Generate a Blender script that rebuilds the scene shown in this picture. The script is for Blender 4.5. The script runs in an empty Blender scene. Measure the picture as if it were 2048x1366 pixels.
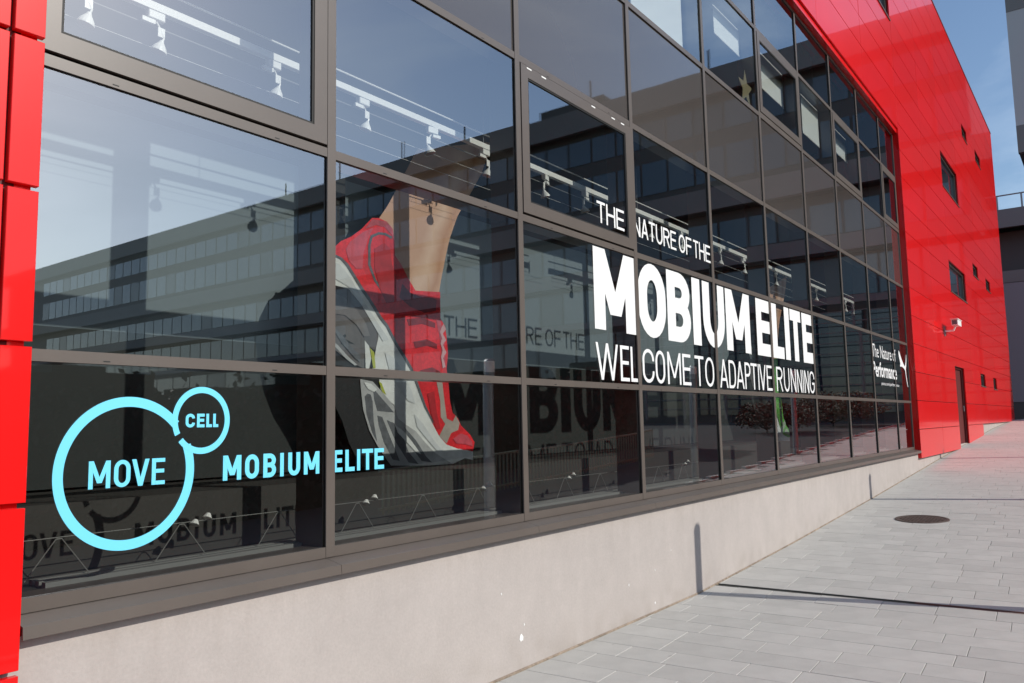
import bpy, bmesh, math, random
from mathutils import Vector
rad = math.radians
random.seed(7)
C = bpy.context.scene.collection
sc = bpy.context.scene

# ---------------------------------------------------------------- camera, sky, sun, exposure
cam_d = bpy.data.cameras.new('camera'); cam = bpy.data.objects.new('camera', cam_d); C.objects.link(cam)
cam.location = (-1.0469, -3.3171, 0.0)
cam.rotation_mode = 'XYZ'; cam.rotation_euler = (rad(95.9648), rad(1.1473), rad(-53.1322))
cam_d.sensor_width = 36.0; cam_d.sensor_fit = 'HORIZONTAL'; cam_d.lens = 1598.0/2048*36
cam_d.clip_start = 0.05; cam_d.clip_end = 4000
sc.camera = cam
AZ, EL = 14.5, 31.0                                   # sun: off the facade normal towards +X, height
S = Vector((math.sin(rad(AZ))*math.cos(rad(EL)), -math.cos(rad(AZ))*math.cos(rad(EL)), math.sin(rad(EL))))
wd = bpy.data.worlds.new('World'); sc.world = wd; wd.use_nodes = True
nt = wd.node_tree; N, L = nt.nodes, nt.links
bg = N['Background']
sky = N.new('ShaderNodeTexSky'); sky.sky_type = 'NISHITA'; sky.sun_disc = False
sky.sun_elevation = rad(EL); sky.sun_rotation = math.atan2(S.x, S.y)
sky.altitude = 300; sky.air_density = 1.1; sky.dust_density = .9; sky.ozone_density = 2.6
tc = N.new('ShaderNodeTexCoord')
mp = N.new('ShaderNodeMapping'); mp.inputs['Scale'].default_value = (1.0, 2.6, 5.0); mp.inputs['Rotation'].default_value = (0, 0.35, 0.5)
L.new(tc.outputs['Generated'], mp.inputs['Vector'])
nz = N.new('ShaderNodeTexNoise'); nz.inputs['Scale'].default_value = 1.5; nz.inputs['Detail'].default_value = 7; nz.inputs['Roughness'].default_value = .56
nz.inputs['Distortion'].default_value = .6
L.new(mp.outputs[0], nz.inputs['Vector'])
cr = N.new('ShaderNodeValToRGB'); cr.color_ramp.elements[0].position = .43; cr.color_ramp.elements[1].position = .80
cr.color_ramp.elements[0].color = (0, 0, 0, 1); cr.color_ramp.elements[1].color = (.55, .55, .55, 1)
L.new(nz.outputs[0], cr.inputs[0])
mx = N.new('ShaderNodeMix'); mx.data_type = 'RGBA'; mx.inputs[7].default_value = (5.8, 6.8, 8.0, 1)
L.new(cr.outputs[0], mx.inputs[0]); L.new(sky.outputs[0], mx.inputs[6]); L.new(mx.outputs[2], bg.inputs[0])
bg.inputs[1].default_value = 0.145
sun_d = bpy.data.lights.new('sun', 'SUN'); sun_d.energy = 3.6; sun_d.angle = rad(.53); sun_d.color = (1, .95, .87)
sun = bpy.data.objects.new('sun', sun_d); C.objects.link(sun)
sun.rotation_euler = S.to_track_quat('Z', 'Y').to_euler()
vs = sc.view_settings
sc.display_settings.display_device = 'sRGB'
vs.view_transform = 'Standard'; vs.look = 'None'; vs.gamma = 1; vs.use_curve_mapping = False; vs.exposure = 0.0
cy = sc.cycles
cy.max_bounces = 10; cy.diffuse_bounces = 3; cy.glossy_bounces = 5; cy.transparent_max_bounces = 16; cy.transmission_bounces = 4
cy.caustics_reflective = False; cy.caustics_refractive = False
cy.use_denoising = True
cy.sample_clamp_indirect = 6

# ---------------------------------------------------------------- helpers
class MB:
    def __init__(s): s.v, s.f, s.m = [], [], []
    def add(s, vs_, fs, m=0):
        o = len(s.v); s.v += [tuple(p) for p in vs_]
        s.f += [tuple(i+o for i in f) for f in fs]; s.m += [m]*len(fs); return s
    def box(s, x0, x1, y0, y1, z0, z1, m=0):
        return s.add([(x0,y0,z0),(x1,y0,z0),(x1,y1,z0),(x0,y1,z0),(x0,y0,z1),(x1,y0,z1),(x1,y1,z1),(x0,y1,z1)],
              [(3,2,1,0),(4,5,6,7),(0,1,5,4),(1,2,6,5),(2,3,7,6),(3,0,4,7)], m)
    def bev(s, x0, x1, y0, y1, z0, z1, b, m=0):
        # box whose -Y face has a chamfered rim
        return s.add([(x0,y1,z0),(x1,y1,z0),(x1,y1,z1),(x0,y1,z1),(x0,y0+b,z0),(x1,y0+b,z0),(x1,y0+b,z1),(x0,y0+b,z1),
                      (x0+b,y0,z0+b),(x1-b,y0,z0+b),(x1-b,y0,z1-b),(x0+b,y0,z1-b)],
              [(3,2,1,0),(8,9,10,11),(4,5,9,8),(5,6,10,9),(6,7,11,10),(7,4,8,11),(0,1,5,4),(1,2,6,5),(2,3,7,6),(3,0,4,7)], m)
    def tube(s, a, b, r, n=8, r2=None, m=0, cap=True):
        a, b = Vector(a), Vector(b); d = (b-a).normalized()
        u = d.orthogonal().normalized(); w = d.cross(u); r2 = r if r2 is None else r2
        vs_ = [a+(u*math.cos(t)+w*math.sin(t))*r for t in [2*math.pi*i/n for i in range(n)]]
        vs_ += [b+(u*math.cos(t)+w*math.sin(t))*r2 for t in [2*math.pi*i/n for i in range(n)]]
        fs = [(i, (i+1) % n, n+(i+1) % n, n+i) for i in range(n)]
        if cap: fs += [tuple(range(n-1, -1, -1)), tuple(range(n, 2*n))]
        return s.add(vs_, fs, m)
    def path(s, pts, r, n=8, m=0):
        for a, b in zip(pts, pts[1:]): s.tube(a, b, r, n, m=m)
        return s
    def plate(s, pts, y, th, m=0):
        # outline in X,Z standing in the plane y (front), th thick towards +Y
        n = len(pts)
        return s.add([(x, y, z) for x, z in pts]+[(x, y+th, z) for x, z in pts],
              [tuple(range(n)), tuple(range(2*n-1, n-1, -1))]+[(i, n+i, n+(i+1) % n, (i+1) % n) for i in range(n)], m)
    def build(s, name, mat, parent=None, loc=None, smooth=False):
        me = bpy.data.meshes.new(name); me.from_pydata(s.v, [], s.f)
        mats = mat if isinstance(mat, (list, tuple)) else [mat]
        for k in mats: me.materials.append(k)
        me.polygons.foreach_set('material_index', s.m)
        bm = bmesh.new(); bm.from_mesh(me)
        bmesh.ops.recalc_face_normals(bm, faces=bm.faces)
        big = [f for f in bm.faces if len(f.verts) > 4]
        if big: bmesh.ops.triangulate(bm, faces=big)
        bm.to_mesh(me); bm.free()
        if smooth: me.polygons.foreach_set('use_smooth', [True]*len(me.polygons))
        return link(name, me, parent, loc)
def link(name, me, parent=None, loc=None):
    o = bpy.data.objects.new(name, me); C.objects.link(o)
    if parent: o.parent = parent
    if loc: o.location = loc
    return o
def tag(o, label, cat, group=None):
    o['label'] = label; o['category'] = cat
    if group: o['group'] = group
    return o
def thing(name, loc, label, cat, group=None, rz=0):
    o = bpy.data.objects.new(name, None); C.objects.link(o); o.location = loc; o.rotation_euler.z = rz
    o.empty_display_size = .2
    return tag(o, label, cat, group)
def struct(o, kind='structure'): o['kind'] = kind; return o
def copy_tree(o, parent=None):
    c = o.copy(); C.objects.link(c)
    if parent: c.parent = parent
    for ch in list(o.children): copy_tree(ch, c)
    return c

# ---------------------------------------------------------------- materials
def mat(name, col, rough=.5, metal=0, coat=0, spec=.5, noise=None, bump=None, coat_rough=.04):
    m = bpy.data.materials.new(name); m.use_nodes = True
    n, l = m.node_tree.nodes, m.node_tree.links; p = n['Principled BSDF']
    p.inputs['Base Color'].default_value = (*col, 1); p.inputs['Roughness'].default_value = rough
    p.inputs['Metallic'].default_value = metal; p.inputs['Coat Weight'].default_value = coat
    p.inputs['Coat Roughness'].default_value = coat_rough; p.inputs['Specular IOR Level'].default_value = spec
    g = None
    if noise or bump:
        g = n.new('ShaderNodeTexCoord')
    if noise:                       # list of (scale, strength, stretch)
        last = None
        for sc_, st, *sx in noise:
            t = n.new('ShaderNodeTexNoise'); t.inputs['Scale'].default_value = sc_; t.inputs['Detail'].default_value = 5
            t.inputs['Roughness'].default_value = .6
            src = g.outputs['Object']
            if sx:
                mm = n.new('ShaderNodeMapping'); mm.inputs['Scale'].default_value = sx[0]; l.new(src, mm.inputs[0]); src = mm.outputs[0]
            l.new(src, t.inputs['Vector'])
            r = n.new('ShaderNodeMapRange'); r.inputs[1].default_value = .3; r.inputs[2].default_value = .7
            r.inputs[3].default_value = 1-st; r.inputs[4].default_value = 1+st
            l.new(t.outputs[0], r.inputs[0])
            if last is None: last = r.outputs[0]
            else:
                q = n.new('ShaderNodeMath'); q.operation = 'MULTIPLY'; l.new(last, q.inputs[0]); l.new(r.outputs[0], q.inputs[1]); last = q.outputs[0]
        mul = n.new('ShaderNodeVectorMath'); mul.operation = 'SCALE'; mul.inputs[0].default_value = col
        l.new(last, mul.inputs['Scale']); l.new(mul.outputs[0], p.inputs['Base Color'])
    if bump:
        t = n.new('ShaderNodeTexNoise'); t.inputs['Scale'].default_value = bump[0]; t.inputs['Detail'].default_value = 4
        l.new(g.outputs['Object'], t.inputs['Vector'])
        b = n.new('ShaderNodeBump'); b.inputs['Distance'].default_value = bump[1]; b.inputs['Strength'].default_value = 1
        l.new(t.outputs[0], b.inputs['Height']); l.new(b.outputs[0], p.inputs['Normal'])
        if coat: l.new(b.outputs[0], p.inputs['Coat Normal'])
    return m
def glass_mat(name, base, tint, wave=.0016):
    m = bpy.data.materials.new(name); m.use_nodes = True
    n, l = m.node_tree.nodes, m.node_tree.links
    n.remove(n['Principled BSDF']); out = n['Material Output']
    tr = n.new('ShaderNodeBsdfTransparent'); tr.inputs[0].default_value = (*tint, 1)
    gl = n.new('ShaderNodeBsdfGlossy'); gl.inputs['Roughness'].default_value = 0.0; gl.inputs[0].default_value = (.93, .97, 1, 1)
    fr = n.new('ShaderNodeFresnel'); fr.inputs[0].default_value = 1.52
    r = n.new('ShaderNodeMapRange'); r.inputs[3].default_value = base; r.inputs[4].default_value = 1.0
    l.new(fr.outputs[0], r.inputs[0])
    mix = n.new('ShaderNodeMixShader'); l.new(r.outputs[0], mix.inputs[0]); l.new(tr.outputs[0], mix.inputs[1]); l.new(gl.outputs[0], mix.inputs[2])
    gl2 = n.new('ShaderNodeBsdfGlossy'); gl2.inputs['Roughness'].default_value = 0.0; gl2.inputs[0].default_value = (.93, .97, 1, 1)
    g = n.new('ShaderNodeTexCoord'); oi = n.new('ShaderNodeObjectInfo'); ad = n.new('ShaderNodeVectorMath'); ad.operation = 'ADD'
    sc3 = n.new('ShaderNodeVectorMath'); sc3.operation = 'SCALE'; sc3.inputs[0].default_value = (37, 11, 23); l.new(oi.outputs['Random'], sc3.inputs['Scale'])
    l.new(g.outputs['Object'], ad.inputs[0]); l.new(sc3.outputs[0], ad.inputs[1])
    for q, s_, w_ in ((gl, .5, wave), (gl2, .62, wave*1.1)):
        t = n.new('ShaderNodeTexNoise'); t.inputs['Scale'].default_value = s_; t.inputs['Detail'].default_value = 0
        b = n.new('ShaderNodeBump'); b.inputs['Distance'].default_value = w_; b.inputs['Strength'].default_value = 1
        l.new(ad.outputs[0], t.inputs['Vector']); l.new(t.outputs[0], b.inputs['Height']); l.new(b.outputs[0], q.inputs['Normal'])
    gm = n.new('ShaderNodeMixShader'); gm.inputs[0].default_value = .42; l.new(gl.outputs[0], gm.inputs[1]); l.new(gl2.outputs[0], gm.inputs[2]); l.new(gm.outputs[0], mix.inputs[2])
    l.new(mix.outputs[0], out.inputs[0]); return m
RED = mat('red_panel', (.77, .009, .009), .32, coat=.48, spec=.10, coat_rough=.03, noise=[(.35, .06)], bump=(.5, .0012))
REDD = mat('red_backing', (.10, .006, .005), .6)
FRAME = mat('umber_aluminium', (.118, .098, .084), .38, coat=.15, noise=[(2.5, .07)])
GASK = mat('black_gasket', (.008, .008, .008), .6)
GLASS = glass_mat('coated_glass', .30, (.97, 1.0, .985), .0022)
SPAN = mat('spandrel_glass', (.082, .072, .066), .04, coat=1, coat_rough=.01, bump=(.5, .0012), noise=[(.5, .05)])
PLINTH = mat('plinth_render', (.44, .397, .37), .85, noise=[(.6, .06), (3.5, .045, (1, 1, .5)), (14, .03), (60, .05)], bump=(90, .0012))
WALLL = mat('light_wall', (.20, .245, .265), .8)
WALLD = mat('dark_wall', (.030, .035, .034), .8, noise=[(3, .08)])
PLAT = mat('platform', (.050, .047, .043), .75, noise=[(5, .1)])
DARK = mat('dark_interior', (.03, .03, .032), .8)
UPRT = mat('upright_black', (.018, .02, .022), .7)
WHITE = mat('white_vinyl', (.86, .86, .85), .5)
BLUE = mat('blue_vinyl', (.17, .70, .93), .5)
METW = mat('white_enamel', (.95, .95, .92), .35)
WARM = mat('lamp_reflector', (.75, .50, .28), .3)
WIRE = mat('steel_wire', (.24, .24, .23), .5)
BLIND = mat('white_blind', (.86, .90, .88), .8)
GOLD = mat('gold_paper', (.26, .23, .13), .6)
STEEL = mat('galvanised_steel', (.30, .31, .32), .45, metal=.5, noise=[(9, .1)])
RUST = mat('rusty_iron', (.075, .050, .040), .7, noise=[(14, .35)], bump=(60, .002))
SLOT = mat('slot_dark', (.062, .062, .055), .7, noise=[(3, .3)])
RUSTEDGE = mat('slot_rust', (.20, .085, .065), .7, noise=[(4, .4)])
SLABM = mat('concrete_slab', (.480, .468, .436), .85, noise=[(.7, .05), (5, .06), (140, .10)], bump=(160, .0015))
# every slab a little lighter or darker than its neighbours
for m_, lo, hi in ((RED, .95, 1.05),):
    n_, l_ = m_.node_tree.nodes, m_.node_tree.links; p_ = n_['Principled BSDF']; src = p_.inputs['Base Color'].links[0].from_socket
    oi = n_.new('ShaderNodeObjectInfo'); mr = n_.new('ShaderNodeMapRange'); mr.inputs[3].default_value = lo; mr.inputs[4].default_value = hi
    sc_ = n_.new('ShaderNodeVectorMath'); sc_.operation = 'SCALE'
    l_.new(oi.outputs['Random'], mr.inputs[0]); l_.new(src, sc_.inputs[0]); l_.new(mr.outputs[0], sc_.inputs['Scale']); l_.new(sc_.outputs[0], p_.inputs['Base Color'])
# slabs: spots of old gum and drips, and a tone per slab
def spots(m_, scale, lim, dark, rough_noise=1.0):
    n_, l_ = m_.node_tree.nodes, m_.node_tree.links; p_ = n_['Principled BSDF']; src = p_.inputs['Base Color'].links[0].from_socket
    g_ = n_.new('ShaderNodeNewGeometry'); v = n_.new('ShaderNodeTexVoronoi'); v.inputs['Scale'].default_value = scale
    nz_ = n_.new('ShaderNodeTexNoise'); nz_.inputs['Scale'].default_value = scale*3; ad_ = n_.new('ShaderNodeVectorMath'); ad_.operation = 'ADD'
    sc_ = n_.new('ShaderNodeVectorMath'); sc_.operation = 'SCALE'; sc_.inputs['Scale'].default_value = .12/scale*rough_noise*3
    l_.new(g_.outputs['Position'], nz_.inputs['Vector']); l_.new(nz_.outputs[1], sc_.inputs[0]); l_.new(g_.outputs['Position'], ad_.inputs[0]); l_.new(sc_.outputs[0], ad_.inputs[1])
    l_.new(ad_.outputs[0], v.inputs['Vector'])
    wn = n_.new('ShaderNodeMath'); wn.operation = 'MULTIPLY'; wn.inputs[1].default_value = lim
    sx = n_.new('ShaderNodeSeparateColor'); l_.new(v.outputs['Color'], sx.inputs[0]); l_.new(sx.outputs[0], wn.inputs[0])
    mr = n_.new('ShaderNodeMapRange'); l_.new(v.outputs['Distance'], mr.inputs[0]); l_.new(wn.outputs[0], mr.inputs[2]); mr.inputs[1].default_value = 0
    mr.inputs[3].default_value = dark; mr.inputs[4].default_value = 1.0
    ml = n_.new('ShaderNodeVectorMath'); ml.operation = 'SCALE'; l_.new(src, ml.inputs[0]); l_.new(mr.outputs[0], ml.inputs['Scale']); l_.new(ml.outputs[0], p_.inputs['Base Color'])
spots(SLABM, 2.2, .10, .62); spots(SLABM, 9, .09, .80); spots(PLINTH, 3.1, .05, .86)
_n, _l = SLABM.node_tree.nodes, SLABM.node_tree.links
_p = _n['Principled BSDF']; _src = _p.inputs['Base Color'].links[0].from_socket
_oi = _n.new('ShaderNodeObjectInfo'); _mr = _n.new('ShaderNodeMapRange'); _mr.inputs[3].default_value = .94; _mr.inputs[4].default_value = 1.05
_sc = _n.new('ShaderNodeVectorMath'); _sc.operation = 'SCALE'
_l.new(_oi.outputs['Random'], _mr.inputs[0]); _l.new(_src, _sc.inputs[0]); _l.new(_mr.outputs[0], _sc.inputs['Scale']); _l.new(_sc.outputs[0], _p.inputs['Base Color'])
JOINT = mat('joint_sand', (.30, .285, .26), .95, noise=[(8, .2)])
ASPH = mat('asphalt', (.045, .045, .047), .9, noise=[(1.2, .15), (40, .2)])
LAWN = mat('lawn', (.035, .05, .022), .95, noise=[(2, .3)])
OFFE = mat('office_end', (.50, .505, .51), .8)
OFFW = mat('office_render', (.21, .205, .20), .8, noise=[(.4, .05)])
OFFD = mat('office_recess', (.085, .082, .080), .7)
OFFG = mat('office_glass', (.034, .060, .086), .06, coat=1, spec=.7)
OFFG3 = mat('office_glass_pale', (.052, .078, .102), .10, coat=1, spec=.7)
OFFG2 = mat('office_glass_blind', (.075, .090, .102), .25, coat=.5)
BARK = mat('bark', (.06, .045, .035), .9)
LEAF = mat('leaf_dark', (.020, .024, .012), .7)
LEAFO = mat('leaf_autumn', (.070, .050, .026), .7)
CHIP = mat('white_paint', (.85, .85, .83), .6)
# shoe display prints
SK = mat('print_skin', (.80, .52, .38), .6)
def _skin():
    n, l = SK.node_tree.nodes, SK.node_tree.links; p = n['Principled BSDF']
    tc_ = n.new('ShaderNodeTexCoord'); sp = n.new('ShaderNodeSeparateXYZ'); l.new(tc_.outputs['Object'], sp.inputs[0])
    nz_ = n.new('ShaderNodeTexNoise'); nz_.inputs['Scale'].default_value = 3.0; nz_.inputs['Detail'].default_value = 3; l.new(tc_.outputs['Object'], nz_.inputs['Vector'])
    def M(op, a, b):
        q = n.new('ShaderNodeMath'); q.operation = op
        for i, v in enumerate((a, b)):
            if isinstance(v, (int, float)): q.inputs[i].default_value = v
            else: l.new(v, q.inputs[i])
        return q.outputs[0]
    u = M('SUBTRACT', sp.outputs[0], M('MULTIPLY', sp.outputs[2], .46))          # across the leg
    u = M('DIVIDE', M('ADD', u, .68), .74)
    u = M('ADD', u, M('MULTIPLY', M('SUBTRACT', nz_.outputs[0], .5), .42))
    c = n.new('ShaderNodeValToRGB'); e = c.color_ramp.elements
    e[0].position = .0; e[0].color = (.70, .42, .29, 1); e[1].position = 1.0; e[1].color = (.90, .78, .66, 1)
    for ps, cl in ((.18, (.84, .58, .43)), (.40, (.62, .33, .20)), (.55, (.80, .50, .34)), (.68, (.58, .30, .18)), (.82, (.82, .55, .40))):
        k = e.new(ps); k.color = (*cl, 1)
    l.new(u, c.inputs[0]); l.new(c.outputs[0], p.inputs['Base Color'])
_skin()
SR = mat('print_red', (.84, .022, .035), .55, noise=[(2.5, .28), (30, .2), (90, .15)])
SW = mat('print_white', (.84, .86, .84), .6, noise=[(3, .12), (14, .08)])
SG = mat('print_grey', (.14, .13, .13), .6, noise=[(6, .25)])
SGL = mat('print_light_grey', (.50, .51, .51), .6, noise=[(5, .25)])
SGD = mat('print_dark_grey', (.13, .14, .155), .6, noise=[(18, .3)])
SY = mat('print_yellow', (.50, .55, .08), .6)
SB = mat('print_black', (.012, .014, .016), .6)
SC_ = mat('print_stone', (.46, .40, .35), .6, noise=[(6, .15)])
GR = mat('print_green', (.16, .50, .10), .6, noise=[(5, .2)])
GRL = mat('print_pale_green', (.42, .55, .42), .6, noise=[(5, .15)])

# ---------------------------------------------------------------- ground
GX = [(-400,-1.66),(-20,-1.64),(3,-1.62),(6.2,-1.62),(9,-1.51),(13,-1.32),(20,-.95),(30,-.45),(37,-.2),(45,-.18),(400,-.18)]
def g(x):
    for (a, za), (b, zb) in zip(GX, GX[1:]):
        if x <= b: return za+(zb-za)*max(0, (x-a))/(b-a)
    return GX[-1][1]
xs = sorted(set([p[0] for p in GX]+[i for i in range(-20, 46, 1)]))
def sheet(name, y0, y1, dz, m, xlo=-1e9, xhi=1e9, skew=0):
    q = MB(); X = [x for x in xs if xlo <= x <= xhi]
    for a, b in zip(X, X[1:]):
        q.add([(a,y0,g(a)+dz),(b,y0,g(b)+dz),(b,y1,g(b)+dz),(a,y1,g(a)+dz)], [(0,1,2,3)])
    return q.build(name, m)
struct(sheet('ground', -400, 400, -.05, LAWN))
struct(sheet('road', -60, -3.60, -.03, ASPH, -20, 45))
pave = struct(sheet('pavement', -3.55, .1, -.014, JOINT, -20, 45))
PV = Vector((.0535, -.99857)); PU = Vector((.99857, .0535)); U0 = 6.62
kerb = MB()
for a in range(-19, 44):
    kerb.box(a+.004, a+.996, -3.62, -3.50, g(a+.5)-.2, g(a+.5)+.012)
struct(kerb.build('kerb', SLABM))
PITCH, TH = .289, .012
def slab_mesh(ln, wd_):
    h, b = wd_/2, .0025; q = MB()
    x, y = h-.0018, ln/2-.0018
    q.add([(-x,-y,-TH),(x,-y,-TH),(x,y,-TH),(-x,y,-TH),(-x,-y,-b),(x,-y,-b),(x,y,-b),(-x,y,-b),(-x+b,-y+b,0),(x-b,-y+b,0),(x-b,y-b,0),(-x+b,y-b,0)],
          [(8,9,10,11),(4,5,9,8),(5,6,10,9),(6,7,11,10),(7,4,8,11),(0,1,5,4),(1,2,6,5),(2,3,7,6),(3,0,4,7)])
    me = bpy.data.meshes.new('slab'); me.from_pydata(q.v, [], q.f); me.materials.append(SLABM); return me
LENS = (.34, .43, .52, .61)
SM = {l: slab_mesh(l, PITCH) for l in LENS}
far = MB(); nslab = 0
rows = []
u = .0435+PITCH/2
while U0+u < 37: rows.append(u); u += PITCH
u = -.0435-PITCH/2
while U0+u > -6: rows.append(u); u -= PITCH
rs = random.Random(3)
MANH = (11.25, -1.10)
for u in rows:
    v = -.25-rs.random()*.4
    while True:
        ln = rs.choice(LENS); vc = v+ln/2
        P = Vector((U0, 0))+PU*u+PV*vc
        if P.y-ln/2 < -3.50: break
        v += ln
        slope = (g(P.x+.15)-g(P.x-.15))/.3
        dz = rs.uniform(-.0012, .0012)
        if 2.3 < P.x < 11.9 and nslab < 300 and P.y < .2:
            o = link('slab', SM[ln], pave, (P.x, P.y, g(P.x)+dz)); o.rotation_euler = (0, -math.atan(slope), math.atan2(PU.y, PU.x)); nslab += 1
        else:
            h, k = PITCH/2-.0018, ln/2-.0018
            c = [P+PU*a+PV*b_ for a, b_ in ((-h,-k),(h,-k),(h,k),(-h,k))]
            far.add([(p.x, p.y, g(p.x)+dz) for p in c]+[(p.x, p.y, g(p.x)-.012) for p in c],
                    [(0,1,2,3),(0,4,5,1),(1,5,6,2),(2,6,7,3),(3,7,4,0)])
fo = far.build('slab_field', SLABM, pave); fo['kind'] = 'stuff'
# slot drain
dr = thing('slot_drain', (U0, 0, g(U0)), 'narrow dark slot drain crossing the pale paving from the plinth, rusty at its outer end', 'drain')
q = MB()
a, b = Vector((0, -.05)), PV*3.44
def strip(a, b, s0, s1, z):
    return [(*(a+PU*s0), z), (*(a+PU*s1), z), (*(b+PU*s1), z), (*(b+PU*s0), z)]
MB().add(strip(a, b, -.034, .034, -.008), [(0,1,2,3)]).build('channel', SLOT, dr)
for s0, s1 in ((-.042, -.033), (.033, .042)):
    m1 = MB(); mid = a+(b-a)*.52
    for (p0, p1, mm) in ((a, mid, 0), (mid, b, 1)):
        t0, t1 = strip(p0, p1, s0, s1, .002), strip(p0, p1, s0, s1, -.012)
        m1.add(t0+t1, [(0,1,2,3),(0,4,5,1),(1,5,6,2),(2,6,7,3),(3,7,4,0)], mm)
    m1.build('edge_strip', [SLOT, RUSTEDGE], dr)
# manhole
mz = g(MANH[0])+.004
mh = thing('manhole_cover', (*MANH, mz), 'round rusty brown manhole cover set in the pale paving', 'manhole cover')
mh.rotation_euler.y = -math.atan(.0475)
q = MB(); n = 40
for r0, r1, z0, z1 in ((.30, .335, .006, .006), (.335, .34, .006, -.004), (.30, .298, .006, -.004)):
    vs_ = [(r0*math.cos(t), r0*math.sin(t), z0) for t in [2*math.pi*i/n for i in range(n)]]+[(r1*math.cos(t), r1*math.sin(t), z1) for t in [2*math.pi*i/n for i in range(n)]]
    q.add(vs_, [(i, (i+1) % n, n+(i+1) % n, n+i) for i in range(n)])
q.build('frame', RUST, mh)
q = MB().add([(.297*math.cos(2*math.pi*i/n), .297*math.sin(2*math.pi*i/n), .001) for i in range(n)], [tuple(range(n))])
for i in range(-6, 7):
    for j in range(-6, 7):
        x, y = i*.043, j*.043
        if math.hypot(x, y) < .265: q.box(x-.014, x+.014, y-.014, y+.014, .001, .006)
q.build('lid', RUST, mh)

# ---------------------------------------------------------------- shop building
W, MW = 1.75, .058
B0, B1, A0, A1, D0, D1, E0, E1, F0, F1, HD = .283, .331, 1.474, 1.524, 2.680, 2.732, 3.858, 3.910, 5.02, 5.07, 6.02
J0, G0 = -.665, -.611
XE = 17.14; RY = -.115; Z0R, PH = -.848, .5917
shop = thing('shop_building', (0, 0, 0), 'red panelled building with a long dark framed glass shop front above a pale plinth', 'building')
# plinth follows the ground
q = MB(); X = [-20]+[x for x in xs if -20 < x < 37.0]+[37.0]
for a, b in zip(X, X[1:]):
    q.add([(a,-.05,g(a)-.1),(b,-.05,g(b)-.1),(b,-.05,-.735),(a,-.05,-.735),(a,.25,g(a)-.1),(b,.25,g(b)-.1),(b,.25,-.735),(a,.25,-.735)],
          [(0,1,2,3),(4,7,6,5)]+([(3,2,6,7)]))
plinth = q.build('plinth', PLINTH, shop)
at = plinth.data.attributes.new('height', 'FLOAT', 'POINT')
for v, d in zip(plinth.data.vertices, at.data): d.value = v.co.z-g(v.co.x)
def plinth_dirt():
    n, l = PLINTH.node_tree.nodes, PLINTH.node_tree.links; p = n['Principled BSDF']; src = p.inputs['Base Color'].links[0].from_socket
    tc_ = n.new('ShaderNodeTexCoord'); at_ = n.new('ShaderNodeAttribute'); at_.attribute_name = 'height'
    def rng(v, a, b, c, d):
        r = n.new('ShaderNodeMapRange'); l.new(v, r.inputs[0])
        for i, k in enumerate((a, b, c, d)): r.inputs[i+1].default_value = k
        return r.outputs[0]
    def mul(a, b):
        q = n.new('ShaderNodeMath'); q.operation = 'MULTIPLY'; l.new(a, q.inputs[0]); l.new(b, q.inputs[1]); return q.outputs[0]
    n1 = n.new('ShaderNodeTexNoise'); n1.inputs['Scale'].default_value = 7; n1.inputs['Detail'].default_value = 6; l.new(tc_.outputs['Object'], n1.inputs['Vector'])
    splash = mul(rng(at_.outputs['Fac'], .02, .30, 1, 0), rng(n1.outputs[0], .42, .75, 0, .36))
    mp_ = n.new('ShaderNodeMapping'); mp_.inputs['Scale'].default_value = (9, 1, .35); l.new(tc_.outputs['Object'], mp_.inputs[0])
    n2 = n.new('ShaderNodeTexNoise'); n2.inputs['Scale'].default_value = 1.0; n2.inputs['Detail'].default_value = 4; l.new(mp_.outputs[0], n2.inputs['Vector'])
    sp = n.new('ShaderNodeSeparateXYZ'); l.new(tc_.outputs['Object'], sp.inputs[0])
    streak = mul(rng(sp.outputs[2], -1.25, -.74, 0, 1), rng(n2.outputs[0], .52, .78, 0, .15))
    mx_ = n.new('ShaderNodeMath'); mx_.operation = 'MAXIMUM'; l.new(splash, mx_.inputs[0]); l.new(streak, mx_.inputs[1])
    m = n.new('ShaderNodeMix'); m.data_type = 'RGBA'; m.inputs[7].default_value = (.23, .19, .155, 1); l.new(src, m.inputs[6]); l.new(mx_.outputs[0], m.inputs[0]); l.new(m.outputs[2], p.inputs['Base Color'])
plinth_dirt()
q = MB()
for a, b in zip(X, X[1:]):
    q.add([(a,-.058,g(a)-.02),(b,-.058,g(b)-.02),(b,-.058,g(b)+.010),(a,-.058,g(a)+.010),(a,-.051,g(a)+.016),(b,-.051,g(b)+.016)], [(0,1,2,3),(3,2,5,4)])
q.build('base_joint', mat('sandy_joint', (.27, .215, .165), .95, noise=[(6, .35), (40, .3)]), shop)
q = MB()
for a in range(27, 37):
    a0, b0 = max(a, 27.21), a+1
    q.add([(a0,-.051,g(a0)-.1),(b0,-.051,g(b0)-.1),(b0,-.051,Z0R+PH-.004),(a0,-.051,Z0R+PH-.004)], [(0,1,2,3)])
q.build('plinth', PLINTH, shop)
CHIPS = [(3.365,-1.406,.034),(4.85,-1.315,.014),(3.156,-1.088,.009),(5.641,-1.142,.010),(5.318,-1.267,.010),(5.30,-1.54,.014),(3.40,-1.33,.010)]
# paint flecks and chips on the plinth
def onwall(x, z, r, seed, nm='paint_chip'):
    rr = random.Random(seed); n = 9
    pts = [(x+r*rr.uniform(.4, 1)*math.cos(6.283*i/n)*.7, z+r*rr.uniform(.4, 1.1)*math.sin(6.283*i/n)) for i in range(n)]
    MB().plate(pts, -.0525, .003).build(nm, CHIP, shop)
for i, (x, z, r) in enumerate(CHIPS): onwall(x, z, r, i)
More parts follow.
